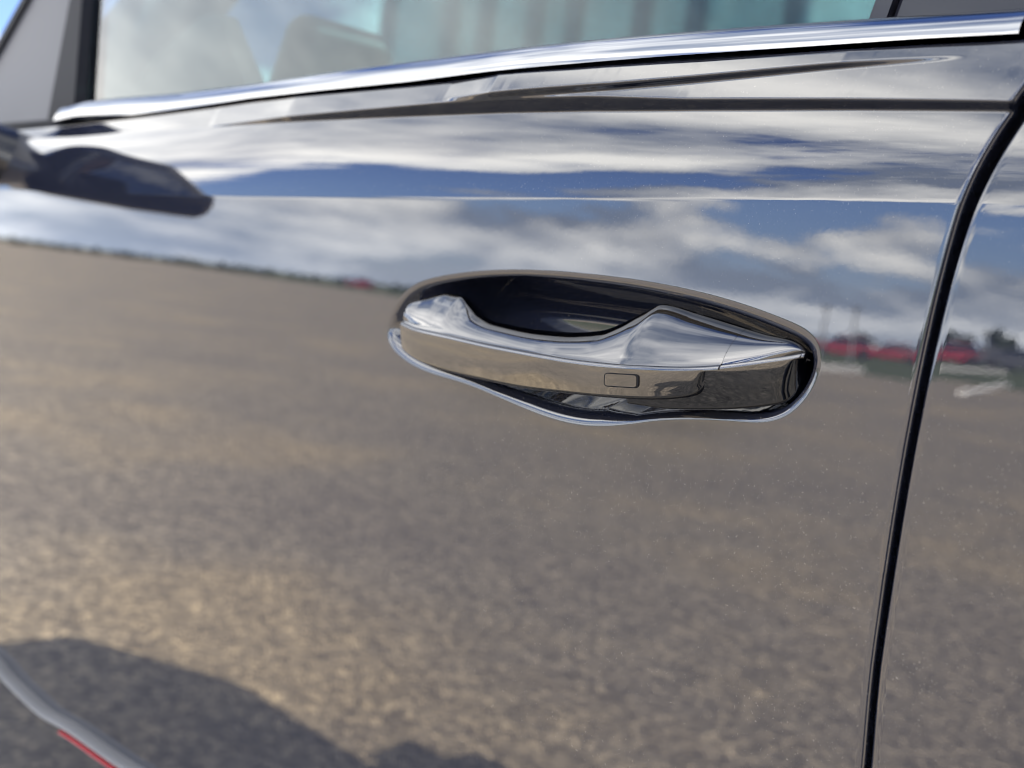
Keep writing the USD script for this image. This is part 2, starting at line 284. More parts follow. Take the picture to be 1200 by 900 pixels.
def panel(edge_a, edge_b, us, hem_a, hem_b, with_bowl=False, lean0=0.0, nlow=50, nmid=40, nup=330):
    """A door skin between two edges x = edge(z); us are its column fractions; the edges turn in as hems. Returns points (rows, cols, 3)."""
    rows = [('l', t) for t in np.linspace(0, 1, nlow, endpoint=False)] + [('m', t) for t in np.linspace(0, 1, nmid, endpoint=False)] + [('u', t) for t in np.linspace(0, 1, nup)]
    X = np.zeros((len(rows), len(us))); Z = np.zeros_like(X)
    z0 = HC - 0.075
    X[:] = edge_a(1.1) + (edge_b(1.1) - edge_a(1.1)) * us[None]
    for _ in range(5):
        for i, (k, t) in enumerate(rows):
            Z[i] = Z_SILL + (z0 - Z_SILL) * t if k == 'l' else z0 + (C1(X[i]) - z0) * t if k == 'm' else C1(X[i]) + (BB(X[i]) - C1(X[i])) * t
            X[i] = edge_a(Z[i]) + (edge_b(Z[i]) - edge_a(Z[i])) * us
    T = np.tan(np.radians(tilt(X, Z, lean0)))
    step = 0.5 * (T[1:] + T[:-1]) * np.diff(Z, axis=0)
    Y = np.vstack([np.zeros((1, Z.shape[1])), np.cumsum(step, 0)])
    zero = np.array([np.interp(HC, Z[:, j], Y[:, j]) for j in range(Z.shape[1])]); Y = Y - zero
    if with_bowl: Y = Y + bowl(X, Z)
    P = np.stack([X, Y, Z], -1)
    r = 0.0022
    angs = np.radians(np.linspace(0, 90, 8))[1:]
    def hem(col, sgn):
        out = [np.stack([col[:, 0] + sgn * r * np.sin(a), col[:, 1] + r * (1 - np.cos(a)), col[:, 2]], -1) for a in angs]
        out.append(np.stack([col[:, 0] + sgn * r, col[:, 1] + 0.022, col[:, 2]], -1)); return out
    cols = [P[:, j] for j in range(P.shape[1])]
    if hem_a: cols = hem(cols[0], -1)[::-1] + cols
    if hem_b: cols = cols + hem(cols[-1], 1)
    P = np.stack(cols, 1)
    top = P[-1]; extra = [top + np.array([0, 0.0015 * (1 - math.cos(a)), 0.0015 * math.sin(a)]) for a in np.radians([30, 60, 90])] + [top + np.array([0, 0.02, 0.0015])]
    return np.concatenate([P] + [e[None] for e in extra])
def body_y(x, z):
    """Y of the skin without hems, for placing things on it."""
    zz = np.linspace(HC, z, 60); return float(np.trapezoid(np.tan(np.radians(tilt(np.full(60, x), zz))), zz))

# ------------------------------------------------------------------ the car
car = thing('car', 'dark glossy car whose chrome door handle fills the middle of the photo', 'car')
XF = -1.30
hx0, hx1 = OUT[:, 0].min() - 0.004, OUT[:, 0].max() + 0.004
xg = GL(1.1)
xs = np.concatenate([np.arange(XF, hx0, 0.004), np.arange(hx0, hx1, 0.00055), np.arange(hx1, xg, 0.0018), [xg]])
us = (xs - XF) / (xg - XF)
P = panel(lambda z: np.full(np.shape(z), XF), lambda z: GL(z) - 0.0022, us, True, True, True, nlow=60, nmid=270, nup=300)
top_row = P[-5, 8:-8]; top_row = top_row[np.argsort(top_row[:, 0])]
tx = np.linspace(top_row[0, 0], top_row[-1, 0], 240); ty = np.interp(tx, top_row[:, 0], top_row[:, 1]); kk = np.ones(25) / 25
ty = np.convolve(np.pad(ty, 12, mode='edge'), kk, 'valid')
def panel_top_y(x): return np.interp(x, tx, ty)
v, q = grid_mesh(P); q = q[:, ::-1]
cen = v[q].mean(1); inside = contains_xy(POCKET, cen[:, 0], cen[:, 2])
_, _, NORM = meshkit.arrays((v, tri(q)), True)
def skin_piece(name, faces, m, parent):          # a piece of the pressed skin, shaded with the normals of the whole
    k = np.unique(faces); ix = np.full(len(v), -1); ix[k] = np.arange(len(k))
    p = obj(name, (v[k], ix[faces]), m, parent, smooth=True)
    from pxr import Vt
    UsdGeom.Mesh(p).GetNormalsAttr().Set(Vt.Vec3fArray.FromNumpy(NORM[k].astype(np.float32))); return p
skin_piece('front_door', tri(q[~inside]), PAINT, car)
handle = holder('door_handle', car, 'chrome pull handle in an oval recess of the front door')
skin_piece('finger_recess', tri(q[inside]), PAINT, handle)
# rear door
xs2 = np.concatenate([np.arange(0, 0.06, 0.002), np.arange(0.06, 1.0, 0.012)]); us2 = xs2 / xs2[-1]
P2 = panel(lambda z: GR(z) - 0.0010, lambda z: np.full(np.shape(z), 0.78), us2, True, True, lean0=-0.2, nlow=40, nmid=30, nup=240)
v, q = grid_mesh(P2); obj('rear_door', (v, tri(q[:, ::-1])), PAINT, car, smooth=True)
# weather seal behind the gap
zz = np.linspace(Z_SILL, 1.22, 60); gx = 0.5 * (GL(zz) + GR(zz))
sv = np.stack([np.stack([gx + dx, np.full(60, 0.017), zz], -1) for dx in (-0.03, 0.03)], 1)
v, q = grid_mesh(sv); obj('door_seal', (v, tri(q[:, ::-1])), RUBBER, car, smooth=False)

# grip and key cap: lofted from edge lines read in the photograph, each at its own depth
def edge3(px, ys):
    P = np.array([at_y(u, v, y) for (u, v), y in zip(px, ys)]); o = np.argsort(P[:, 0]); P = P[o]
    from scipy.interpolate import PchipInterpolator
    keep = np.concatenate([[True], np.diff(P[:, 0]) > 1e-5]); P = P[keep]
    a, b = PchipInterpolator(P[:, 0], P[:, 1]), PchipInterpolator(P[:, 0], P[:, 2])
    return lambda x: (a(np.clip(x, P[0, 0], P[-1, 0])), b(np.clip(x, P[0, 0], P[-1, 0])))
def bow(u, e0, m, e1): # depth along the handle: ends e0 and e1, middle m
    t = np.clip((np.asarray(u, float) - 466) / (941 - 466), 0, 1); return np.where(t < 0.5, e0 + (m - e0) * np.sin(np.pi * t) ** 0.8, e1 + (m - e1) * (1 - (2 * np.maximum(t, 0.5) - 1) ** 1.4))
ridge_px = [(467, 376), (486.7, 385), (521.7, 393), (580, 406), (650, 419), (720, 427.5), (746.7, 429), (793, 430.7), (830.7, 429.5), (863, 426), (898, 421), (933, 415.5), (942, 413.5)]
topl_px = [(467, 369), (477, 357), (498, 350), (525, 344), (539, 347), (548, 357), (560, 369), (580, 378), (615, 385), (661.7, 389.8), (696.7, 388.7), (714, 385), (735, 375.8), (758, 364), (777, 357), (816.7, 367.7), (863, 381.7), (898, 392), (921.7, 397.5), (935.7, 404), (942, 411)]
bot_px = [(465.7, 402), (475, 414), (498, 427), (545, 441), (603, 453.5), (661.7, 463), (720, 471), (765, 477.8), (816.7, 479.7), (863, 478.5), (898, 475), (917, 471), (927, 464), (934, 453), (939, 438), (942, 424)]
gbot_px = [(465.7, 402), (475, 414), (498, 427), (545, 441), (603, 453.5), (661.7, 461), (700, 465), (747, 468), (798, 466), (814, 462), (824, 454), (829, 444), (832, 436)]
def top_depth(u):
    return np.interp(u, [467, 500, 530, 548, 560, 580, 615, 662, 697, 714, 735, 758, 777, 817, 863, 921, 942], [-0.004, -0.001, 0.000, -0.003, -0.006, -0.009, -0.011, -0.012, -0.0115, -0.0105, -0.009, -0.007, -0.0055, -0.004, -0.003, -0.002, -0.002])
RIDGE = edge3(ridge_px, [float(bow(u, -0.006, -0.027, -0.0035)) for u, _ in ridge_px])
TOPL = edge3(topl_px, [float(top_depth(u)) for u, _ in topl_px])
BOTL = edge3(bot_px, [float(bow(u, -0.004, -0.0235, -0.0015)) + 0.0026 * float(sm(u, 700, 790)) for u, _ in bot_px])
GBOT = edge3(gbot_px, [float(bow(u, -0.004, -0.0252, 0.000)) for u, _ in gbot_px])
def section(x, bot, inset):
    """Cross-section (y, z) at x, from the back of the top edge round the front to the back of the bottom edge."""
    (yt, zt), (yr, zr), (yb, zb) = TOPL(x), RIDGE(x), bot(x)
    zb = min(zb, zr - 0.0012); zt = max(zt, zr + 0.001)
    t, r, b = np.array([yt, zt]), np.array([yr, zr]), np.array([yb, zb])
    pts = [t + [0.010, -0.003], t + [0.0035, -0.0004], t + [0.0012, 0.0003]]
    ctl = 0.5 * (t + r) + np.array([-0.10 * abs(zt - zr) - 0.0008, 0.12 * abs(yt - yr) + 0.0006])
    rr, fr = r + np.array([0.0016, 0.0005]), r + np.array([0.0, -0.0016])
    for s in np.linspace(0.02, 1, 12): pts.append((1 - s) ** 2 * t + 2 * s * (1 - s) * ctl + s * s * rr)
    for s in np.linspace(0, 1, 6)[1:]: pts.append((1 - s) ** 2 * rr + 2 * s * (1 - s) * (r + np.array([-0.0003, 0.0001])) + s * s * fr)
    be = b + np.array([0.0, 0.0014])
    for s in np.linspace(0, 1, 7)[1:]: pts.append(fr + (be - fr) * s + np.array([-0.0003 * math.sin(math.pi * s), 0]))
    for s in np.linspace(0, 1, 6)[1:]: pts.append((1 - s) ** 2 * be + 2 * s * (1 - s) * b + s * s * (b + np.array([0.0022, 0.0])))
    pts += [b + np.array([0.014, 0.002])]
    pts = np.array(pts); pts[:, 0] += inset * np.interp(np.arange(len(pts)), [0, 13, 17, 40], [0.15, 0.15, 1, 1])
    return pts
def loft(x0, x1, bot, n, inset=0.0, round0=0.004, round1=0.004):
    xs = x0 + (x1 - x0) * (0.5 - 0.5 * np.cos(np.linspace(0, math.pi, n))) * 0.4 + (x1 - x0) * np.linspace(0, 1, n) * 0.6
    R = []
    for x in xs:
        s = section(x, bot, inset)
        for d, rr in ((x - x0, round0), (x1 - x, round1)):
            if rr and d < rr:
                k = 1 - math.sqrt(max(0.0, 1 - (1 - d / rr) ** 2)); c = s.mean(0)
                s = s + np.array([1, 0]) * k * rr * 0.9 + (c - s) * k * np.array([0.0, 0.10])
        R.append(np.column_stack([np.full(len(s), x), s]))
    P = np.array(R); v, q = grid_mesh(P, True); f = tri(q); c = P.shape[1]; n0 = len(v)
    v = np.vstack([v, P[0].mean(0), P[-1].mean(0)]); o = (len(xs) - 1) * c
    f = np.vstack([f] + [np.array([[n0, k, (k + 1) % c], [n0 + 1, o + (k + 1) % c, o + k]]) for k in range(c)])
    m = trimesh.Trimesh(v, f, process=False); 
    if m.volume < 0: m.invert()
    return m
xl, xr = at_y(466.5, 390, -0.005)[0], at_y(940.5, 415, -0.003)[0]
xseam = at_y(832, 440, -0.020)[0]; xcap = at_y(728, 470, -0.024)[0]
obj('grip', loft(xl, xseam, GBOT, 150, 0.0, 0.005, 0.0), CHROME, handle, smooth=45)
obj('key_cap', loft(xcap, xr, BOTL, 110, 0.0010, 0.0, 0.0010), CHROME, handle, smooth=45)
def face_point(x, t, off):                       # on the front face: t 0 at the ridge, 1 at the bottom
    s = section(x, GBOT, 0.0); fr, be = s[19], s[25]
    p = fr + (be - fr) * t; return np.array([x, p[0] - 0.0003 * math.sin(math.pi * t) - off, p[1]])
bx0, bx1 = at_y(708.5, 445, -0.027)[0], at_y(741.5, 445, -0.027)[0]
def button(grow, off, n=10):
    cx, hw = 0.5 * (bx0 + bx1), 0.5 * (bx1 - bx0) + grow; ct, hh = 0.44, 0.23 + grow / 0.016
    z = 0.016; pol = Polygon([(cx - hw, -hh * z), (cx + hw, -hh * z), (cx + hw, hh * z), (cx - hw, hh * z)]); r = 0.0014 + grow
    pol = pol.buffer(-r).buffer(r, 8)
    v, f = trimesh.creation.triangulate_polygon(pol, engine='earcut')
    top = np.array([face_point(a, ct - b / z, off) for a, b in v]); bot = np.array([face_point(a, ct - b / z, -0.0004) for a, b in v])
    n = len(v); ed = trimesh.Trimesh(top, f, process=False); e = ed.edges[trimesh.grouping.group_rows(ed.edges_sorted, require_count=1)]
    ff = np.vstack([f, f[:, ::-1] + n, [[a, b, b + n] for a, b in e], [[a, b + n, a + n] for a, b in e]])
    m = trimesh.Trimesh(np.vstack([top, bot]), ff, process=False); m.fix_normals(); return m
obj('button_gasket', button(0.0007, 0.0006), RUBBER, handle, smooth=False)
obj('lock_button', button(0.0, 0.0008), CHROME, handle, smooth=20)

# chrome strip under the windows
tb_px = [(0, 137), (60, 131), (80, 119), (130, 112), (200, 107), (300, 95.5), (400, 83.5), (500, 72), (600, 62), (700, 52.5), (800, 43), (900, 34), (1000, 26), (1100, 18.5), (1200, 11)]
TB = curve([p for p in tb_px if p[0] >= 130], 0.012)
def belt(x0, x1, n=160):
    R = []
    for x in np.linspace(x0, x1, n):
        zb = BB(x) + 0.0022; h = TB(x) - zb; k = sm(x, x0, x0 + 0.05); h = h * (0.85 + 0.15 * k)
        prof = []
        for a in np.radians(np.linspace(2, 100, 18)):
            prof.append((panel_top_y(x) + 0.0035 - 0.0055 * math.cos(a) + 0.004 * max(0.0, math.sin(a)) ** 2, zb + h * math.sin(a)))
        prof += [(panel_top_y(x) + 0.018, zb + h), (panel_top_y(x) + 0.02, zb + 0.001)]
        R.append([(x, y, z) for y, z in prof])
    P = np.array(R); v, q = grid_mesh(P, True); m = trimesh.Trimesh(v, tri(q), process=False)
    if m.volume < 0: m.invert()
    return m
xb = at_y(1208, 40, 0.01)[0]
obj('chrome_belt_strip', belt(at_y(62, 128, 0.01)[0], xb + 0.0), BELT, car, smooth=40)
obj('chrome_belt_strip', belt(xb + 0.006, 0.80), BELT, car, smooth=40)
obj('window_seal', rbox((-1.3, 0.019, 1.195), (0.80, 0.032, 1.225), 0.004), RUBBER, car)

# windows of the left side: the pane leans inward above the belt
def lean(z, y0=0.022): return y0 + (z - 1.21) * math.tan(math.radians(17))
def side_quad(pts, off=0.0): # pts (x, z) -> on the leaning window plane
    v = np.array([(x, lean(z) + off, z) for x, z in pts]); return v
def side_plate(pts, y_off, th):
    v, f = trimesh.creation.triangulate_polygon(Polygon(pts), engine='earcut')
    a = np.array([(x, lean(z) + y_off, z) for x, z in v]); b = a + np.array([0, th, 0]); n = len(v)
    e = trimesh.Trimesh(a, f, process=False); ed = e.edges[trimesh.grouping.group_rows(e.edges_sorted, require_count=1)]
    m = trimesh.Trimesh(np.vstack([a, b]), np.vstack([f, f[:, ::-1] + n, [[i, j, j + n] for i, j in ed], [[i, j + n, i + n] for i, j in ed]]), process=False)
    m.fix_normals(); return m
def at_lean(u, v):                               # where a pixel's ray meets the leaning window plane
    d = ray(u, v); k = math.tan(math.radians(17)); t = (0.022 + (C0[2] - 1.21) * k - C0[1]) / (d[1] - d[2] * k); p = C0 + d * t; return p[0], p[2]
(ga, gza), (gb, gzb) = at_lean(93, 110), at_lean(101, 0)
def glass_x(z): return ga + (gb - ga) * (z - gza) / (gzb - gza)
xgl = ga; xgr = at_y(1016, 10, 0.03)[0]; xpl = at_y(1034, 10, 0.03)[0]
obj('front_window', side_plate([(xgr, 1.197), (xgr + 0.02, 1.72), (-0.62, 1.72), (glass_x(1.36), 1.36), (glass_x(1.197), 1.197)], 0.006, 0.004), GLASS, car, smooth=False)
obj('window_frame', side_plate([(xgr - 0.001, 1.2), (xpl, 1.2), (xpl + 0.02, 1.74), (xgr + 0.02, 1.74)], 0.0, 0.012), TRIM, car, smooth=False)
obj('pillar_cover', side_plate([(xpl + 0.001, 1.2), (xpl + 0.14, 1.2), (xpl + 0.16, 1.74), (xpl + 0.021, 1.74)], 0.003, 0.012), TRIM, car, smooth=False)
obj('rear_window', side_plate([(xpl + 0.145, 1.2), (0.76, 1.2), (0.72, 1.74), (xpl + 0.165, 1.74)], 0.006, 0.004), PRIVACY, car, smooth=False)
gx0, gx1 = glass_x(1.2), glass_x(1.36)
obj('window_divider', side_plate([(gx0 - 0.062, 1.2), (gx0, 1.2), (gx1, 1.36), (gx1 - 0.05, 1.40)], -0.004, 0.02), RUBBER, car, smooth=False)
obj('mirror_sail', side_plate([(gx0 - 0.34, 1.2), (gx0 - 0.064, 1.2), (gx1 - 0.052, 1.40), (gx1 - 0.13, 1.385)], 0.0, 0.02), SAIL, car, smooth=False)
obj('sail_edge', side_plate([(gx0 - 0.36, 1.2), (gx0 - 0.341, 1.2), (gx1 - 0.131, 1.387), (gx1 - 0.15, 1.387)], -0.004, 0.03), RUBBER, car, smooth=False)

# door mirror on its arm
mirror = holder('door_mirror', car, 'door mirror with dark housing on a black arm')
mx = -1.14
obj('mirror_arm', mesh_of(hull_pts([(mx + 0.04, 0.03, 1.185, 0.03), (mx - 0.06, 0.03, 1.185, 0.03), (mx - 0.02, -0.06, 1.21, 0.022), (mx - 0.07, -0.06, 1.21, 0.022)], 20)), TRIM, mirror)
obj('mirror_housing', mesh_of(hull_pts([(mx, -0.06, 1.195, 0.03), (mx, -0.06, 1.245, 0.03), (mx, -0.14, 1.193, 0.03), (mx, -0.14, 1.237, 0.028), (mx, -0.205, 1.186, 0.022), (mx, -0.20, 1.196, 0.022),
    (mx - 0.09, -0.07, 1.205, 0.03), (mx - 0.09, -0.16, 1.20, 0.025), (mx - 0.07, -0.07, 1.235, 0.03), (mx - 0.07, -0.15, 1.225, 0.025)], 24)), TRIM, mirror)
obj('mirror_glass', mesh_of(hull_pts([(mx + 0.0295, -0.062, 1.188, 0.0018), (mx + 0.0295, -0.062, 1.252, 0.0018), (mx + 0.0295, -0.145, 1.186, 0.0018), (mx + 0.0275, -0.145, 1.242, 0.0018), (mx + 0.0215, -0.20, 1.186, 0.0018), (mx + 0.0215, -0.20, 1.198, 0.0018)], 10)), plain('mirror_silver', (0.10, 0.105, 0.12), 0.02, metallic=1.0), mirror)

# lower body: grey moulding, its red reflection painted as a strip, sill, running board
lm = [at_y(u, v, -0.002) for u, v in ((-60, 732), (-20, 768), (8, 801), (40, 832), (80, 857), (130, 892), (180, 926))]
lm = np.array(lm); lm = lm[np.argsort(lm[:, 0])]
ext = np.array([[lm[-1][0] + d, lm[-1][1], lm[-1][2] + (-0.01) * min(1, d / 0.3)] for d in (0.12, 0.25, 0.38)])
lm = np.vstack([lm, ext])
from scipy.interpolate import PchipInterpolator
lx = np.linspace(lm[0, 0], lm[-1, 0], 80); lz = PchipInterpolator(lm[:, 0], lm[:, 2])(lx)
def moulding(dz, h, y):
    R = [[(x, y + 0.022, z + dz - h / 2), (x, y + 0.006, z + dz - h / 2), (x, y + 0.0015, z + dz - h * 0.3), (x, y, z + dz), (x, y + 0.0015, z + dz + h * 0.3), (x, y + 0.006, z + dz + h / 2), (x, y + 0.022, z + dz + h / 2)] for x, z in zip(lx, lz)]
    v, q = grid_mesh(np.array(R), True); m = trimesh.Trimesh(v, tri(q), process=False)
    if m.volume < 0: m.invert()
    return m
obj('side_moulding', moulding(0.0, 0.0055, -0.0035), STRIP, car, smooth=40)
r0, r1 = at_y(62, 840, -0.006)[0], at_y(170, 915, -0.006)[0]
full = (lx, lz); keep = (lx >= r0) & (lx <= r1); lx, lz = lx[keep], lz[keep]
if len(lx) > 2: obj('painted_red_reflection', moulding(-0.0052, 0.004, -0.003), RED_REFLECTION, car, smooth=40)  # mirrored red put into the colour of a thin strip
lx, lz = full

def shell(name, man, m, parent=car, smooth=35, **k): return obj(name, mesh_of(man), m, parent, smooth, **k)
shell('sill', rbox((-1.3, 0.01, 0.30), (0.80, 0.16, 0.425), 0.03), PAINT)
shell('running_board', rbox((-1.25, -0.06, 0.27), (0.78, 0.08, 0.315), 0.018), TRIM)
shell('floor_pan', rbox((-2.3, 0.1, 0.30), (2.4, 1.92, 0.40), 0.02), RUBBER)
# front wing, bonnet, nose: closed solids with wheel arches cut out
arch = lambda x: m3.Manifold.cylinder(0.5, 0.44, 0.44, 48).rotate((90, 0, 0)).translate((x, 0.38, 0.42))
arch_r = lambda x: m3.Manifold.cylinder(0.5, 0.44, 0.44, 48).rotate((90, 0, 0)).translate((x, 2.13, 0.42))
wing = hull_pts([(-1.345, 0.045, 0.36, 0.04), (-1.345, 0.045, 1.13, 0.04), (-2.42, 0.20, 0.42, 0.06), (-2.42, 0.20, 1.03, 0.06), (-1.345, 0.5, 0.36, 0.04), (-1.345, 0.5, 1.13, 0.04), (-2.42, 0.6, 0.42, 0.06), (-2.42, 0.6, 1.03, 0.06), (-1.9, 0.06, 1.12, 0.05), (-1.9, 0.06, 0.5, 0.05)], 20)
shell('front_wing', wing - arch(-1.78), PAINT)
wing_r = wing.mirror((0, 1, 0)).translate((0, 1.98, 0))
shell('front_wing', wing_r - arch_r(-1.78), PAINT)
shell('bonnet', hull_pts([(-1.36, 0.14, 1.135, 0.03), (-1.36, 1.84, 1.135, 0.03), (-2.40, 0.26, 1.09, 0.05), (-2.40, 1.72, 1.09, 0.05), (-1.9, 0.5, 1.18, 0.04), (-1.9, 1.48, 1.18, 0.04), (-1.36, 0.5, 1.15, 0.03), (-1.36, 1.48, 1.15, 0.03), (-2.38, 0.3, 0.75, 0.05), (-2.38, 1.68, 0.75, 0.05), (-1.4, 0.6, 0.7, 0.05), (-1.4, 1.4, 0.7, 0.05)], 16), PAINT)
shell('front_bumper', hull_pts([(-2.42, 0.22, 0.42, 0.07), (-2.42, 1.76, 0.42, 0.07), (-2.50, 0.5, 0.45, 0.07), (-2.50, 1.48, 0.45, 0.07), (-2.42, 0.22, 0.72, 0.07), (-2.42, 1.76, 0.72, 0.07), (-2.5, 0.5, 0.7, 0.07), (-2.5, 1.48, 0.7, 0.07)], 16), PAINT)
for y in (0.28, 1.44): shell('headlight', rbox((-2.50, y, 0.80), (-2.40, y + 0.26, 0.95), 0.03), LAMP)
shell('grille', rbox((-2.50, 0.60, 0.76), (-2.42, 1.38, 0.98), 0.02), CHROME)
rear = hull_pts([(0.84, 0.045, 0.36, 0.04), (0.84, 0.045, 1.15, 0.04), (2.45, 0.14, 0.42, 0.06), (2.45, 0.14, 1.15, 0.06), (0.84, 1.935, 0.36, 0.04), (0.84, 1.935, 1.15, 0.04), (2.45, 1.84, 0.42, 0.06), (2.45, 1.84, 1.15, 0.06)], 16)
shell('rear_quarter', rear - arch(1.38) - arch_r(1.38), PAINT)
shell('quarter_pillar', hull_pts([(0.80, 0.06, 1.2, 0.03), (2.42, 0.12, 1.2, 0.03), (2.25, 0.30, 1.74, 0.03), (0.80, 0.22, 1.74, 0.03)], 12), PAINT)
shell('quarter_pillar', hull_pts([(0.80, 1.92, 1.2, 0.03), (2.42, 1.86, 1.2, 0.03), (2.25, 1.68, 1.74, 0.03), (0.80, 1.76, 1.74, 0.03)], 12), PAINT)
shell('roof', hull_pts([(-0.50, 0.26, 1.78, 0.03), (-0.50, 1.72, 1.78, 0.03), (-0.2, 0.5, 1.84, 0.03), (-0.2, 1.48, 1.84, 0.03), (2.2, 0.30, 1.78, 0.03), (2.2, 1.68, 1.78, 0.03), (1.5, 0.5, 1.85, 0.03), (1.5, 1.48, 1.85, 0.03)], 16), PAINT)
for y0, y1 in ((0.055, 0.235), (1.925, 1.745)):
    shell('windscreen_pillar', hull_pts([(-1.33, y0 + (0.02 if y0 < 1 else -0.02), 1.16, 0.03), (-1.25, y0 + (0.02 if y0 < 1 else -0.02), 1.16, 0.03), (-0.58, y1, 1.76, 0.028), (-0.50, y1, 1.76, 0.028)], 12), PAINT)
ws = np.array([(-1.33, 0.12, 1.165), (-1.33, 1.86, 1.165), (-0.52, 1.72, 1.79), (-0.52, 0.26, 1.79)])
def slab(quad, th, nrm):
    a = np.array(quad); b = a + np.array(nrm) * th
    f = np.array([[0, 1, 2, 3], [7, 6, 5, 4], [0, 4, 5, 1], [1, 5, 6, 2], [2, 6, 7, 3], [3, 7, 4, 0]])
    m = trimesh.Trimesh(np.vstack([a, b]), tri(f), process=False); m.fix_normals(); return m
obj('windscreen', slab(ws, 0.005, (-0.61, 0, 0.79)), SCREEN, car, smooth=False)
obj('rear_screen', slab([(2.44, 0.25, 1.2), (2.44, 1.73, 1.2), (2.26, 1.66, 1.78), (2.26, 0.32, 1.78)], 0.005, (0.95, 0, 0.3)), PRIVACY, car, smooth=False)
# far side
shell('far_front_door', rbox((-1.30, 1.93, 0.42), (-0.27, 1.98, 1.17), 0.02), PAINT)
shell('far_rear_door', rbox((-0.262, 1.93, 0.42), (0.80, 1.98, 1.17), 0.02), PAINT)
def far(pts): return [(x, lean(z), z) for x, z in pts]
def far_plate(pts, off, th):
    m = side_plate(pts, off, th); m.vertices = m.vertices * np.array([1, -1, 1]) + np.array([0, 1.98, 0]); m.invert(); return m
obj('far_front_window', far_plate([(-1.18, 1.197), (-0.33, 1.197), (-0.31, 1.74), (-0.56, 1.74)], 0.006, 0.004), GLASS, car, smooth=False)
obj('far_pillar', far_plate([(-0.329, 1.197), (-0.19, 1.197), (-0.17, 1.76), (-0.309, 1.76)], 0.0, 0.04), TRIM, car, smooth=False)
obj('far_rear_window', far_plate([(-0.185, 1.197), (0.77, 1.197), (0.74, 1.74), (-0.165, 1.74)], 0.006, 0.004), PRIVACY, car, smooth=False)
# wheels
for x in (-1.78, 1.38):
    for y, s in ((0.05, 1), (1.93, -1)):
        w = holder('wheel', car)
        t = lathe([(0.25, -0.10), (0.36, -0.125), (0.40, -0.11), (0.41, -0.05), (0.41, 0.05), (0.40, 0.11), (0.36, 0.125), (0.25, 0.10), (0.25, -0.10)]); t.apply_translation((x, y + s * 0.13, 0.41)); obj('tyre', t, TYRE, w)
        hub = m3.Manifold.cylinder(0.06, 0.255, 0.255, 48) - m3.Manifold.cylinder(0.1, 0.22, 0.22, 48).translate((0, 0, -0.01))
        for k in range(6):
            hub = hub + m3.Manifold.hull(m3.Manifold.cube((0.2, 0.05, 0.03)).translate((0.03, -0.025, 0.0))).rotate((0, 0, k * 60))
        hub = hub + m3.Manifold.cylinder(0.05, 0.07, 0.05, 24)
        r = mesh_of(hub.rotate((90, 0, 0))); r.apply_translation((x, y + s * 0.04 + 0.03, 0.41)); obj('rim', r, ALLOY, w)
# cabin
shell('dashboard', hull_pts([(-1.30, 0.16, 1.10, 0.04), (-1.30, 1.82, 1.10, 0.04), (-0.98, 0.14, 1.125, 0.05), (-0.98, 1.84, 1.125, 0.05), (-0.95, 0.16, 0.85, 0.05), (-0.95, 1.82, 0.85, 0.05), (-1.2, 0.16, 0.7, 0.05), (-1.2, 1.82, 0.7, 0.05)], 16), DASH)
shell('instrument_hood', hull_pts([(-0.98, 0.43, 1.26, 0.03), (-0.98, 0.54, 1.26, 0.03), (-0.99, 0.46, 1.345, 0.03), (-0.99, 0.51, 1.345, 0.03), (-1.02, 0.43, 1.16, 0.03), (-1.02, 0.56, 1.16, 0.03)], 16), BEIGE)
shell('tablet_mount', hull_pts([(-1.00, 0.20, 1.15, 0.02), (-1.00, 0.34, 1.15, 0.02), (-1.00, 0.235, 1.34, 0.022), (-1.00, 0.305, 1.34, 0.022), (-1.02, 0.20, 1.15, 0.02), (-1.02, 0.34, 1.15, 0.02)], 16), DASH)
obj('inner_sail', prism([(-1.18, 1.17), (-0.80, 1.17), (-0.80, 1.195), (-0.93, 1.325), (-0.955, 1.325), (-1.18, 1.25)], 0.105, 0.125), DASH, car)
shell('centre_screen', rbox((-0.985, 0.86, 1.08), (-0.96, 1.16, 1.29), 0.012), SCREENPLASTIC)
wheel = holder('steering_wheel', car)
a = np.linspace(0, 2 * math.pi, 56, endpoint=False)
ring = np.stack([0.19 * np.cos(a) * 0.0, 0.19 * np.cos(a), 0.19 * np.sin(a)], -1)
ct, st = math.cos(math.radians(-25)), math.sin(math.radians(-25))
def tiltw(p): p = np.asarray(p, float); return np.stack([p[..., 0] * ct - p[..., 2] * st, p[..., 1], p[..., 0] * st + p[..., 2] * ct], -1) + np.array([-0.80, 0.48, 1.13])
obj('rim', tube(tiltw(ring), 0.016, 12, True), LEATHER, wheel)
hb = mesh_of(rbox((-0.03, -0.075, -0.06), (0.03, 0.075, 0.06), 0.03)); hb.vertices = tiltw(hb.vertices); obj('hub', hb, DASH, wheel)
for k in (0.0, math.pi, -math.pi / 2):
    sp = tube(tiltw(np.array([[0, 0.05 * math.cos(k), 0.05 * math.sin(k)], [0, 0.12 * math.cos(k), 0.12 * math.sin(k)], [0, 0.188 * math.cos(k), 0.188 * math.sin(k)]])), 0.015, 8); obj('spoke', sp, DASH, wheel)
for y in (0.48, 1.46):
    st_ = holder('front_seat', car)
    shell('cushion', rbox((-0.62, y - 0.26, 0.58), (-0.08, y + 0.26, 0.76), 0.06), LEATHER, st_)
    shell('backrest', hull_pts([(-0.10, y - 0.20, 0.72, 0.06), (-0.10, y + 0.20, 0.72, 0.06), (0.10, y - 0.17, 1.32, 0.05), (0.10, y + 0.17, 1.32, 0.05)], 16), LEATHER, st_)
    shell('headrest', rbox((0.05, y - 0.13, 1.41), (0.15, y + 0.13, 1.60), 0.045), LEATHER, st_)
    for d in (-0.06, 0.06): shell('headrest_post', m3.Manifold.cylinder(0.10, 0.007, 0.007, 12).translate((0.10, y + d, 1.34)), ALLOY, st_)
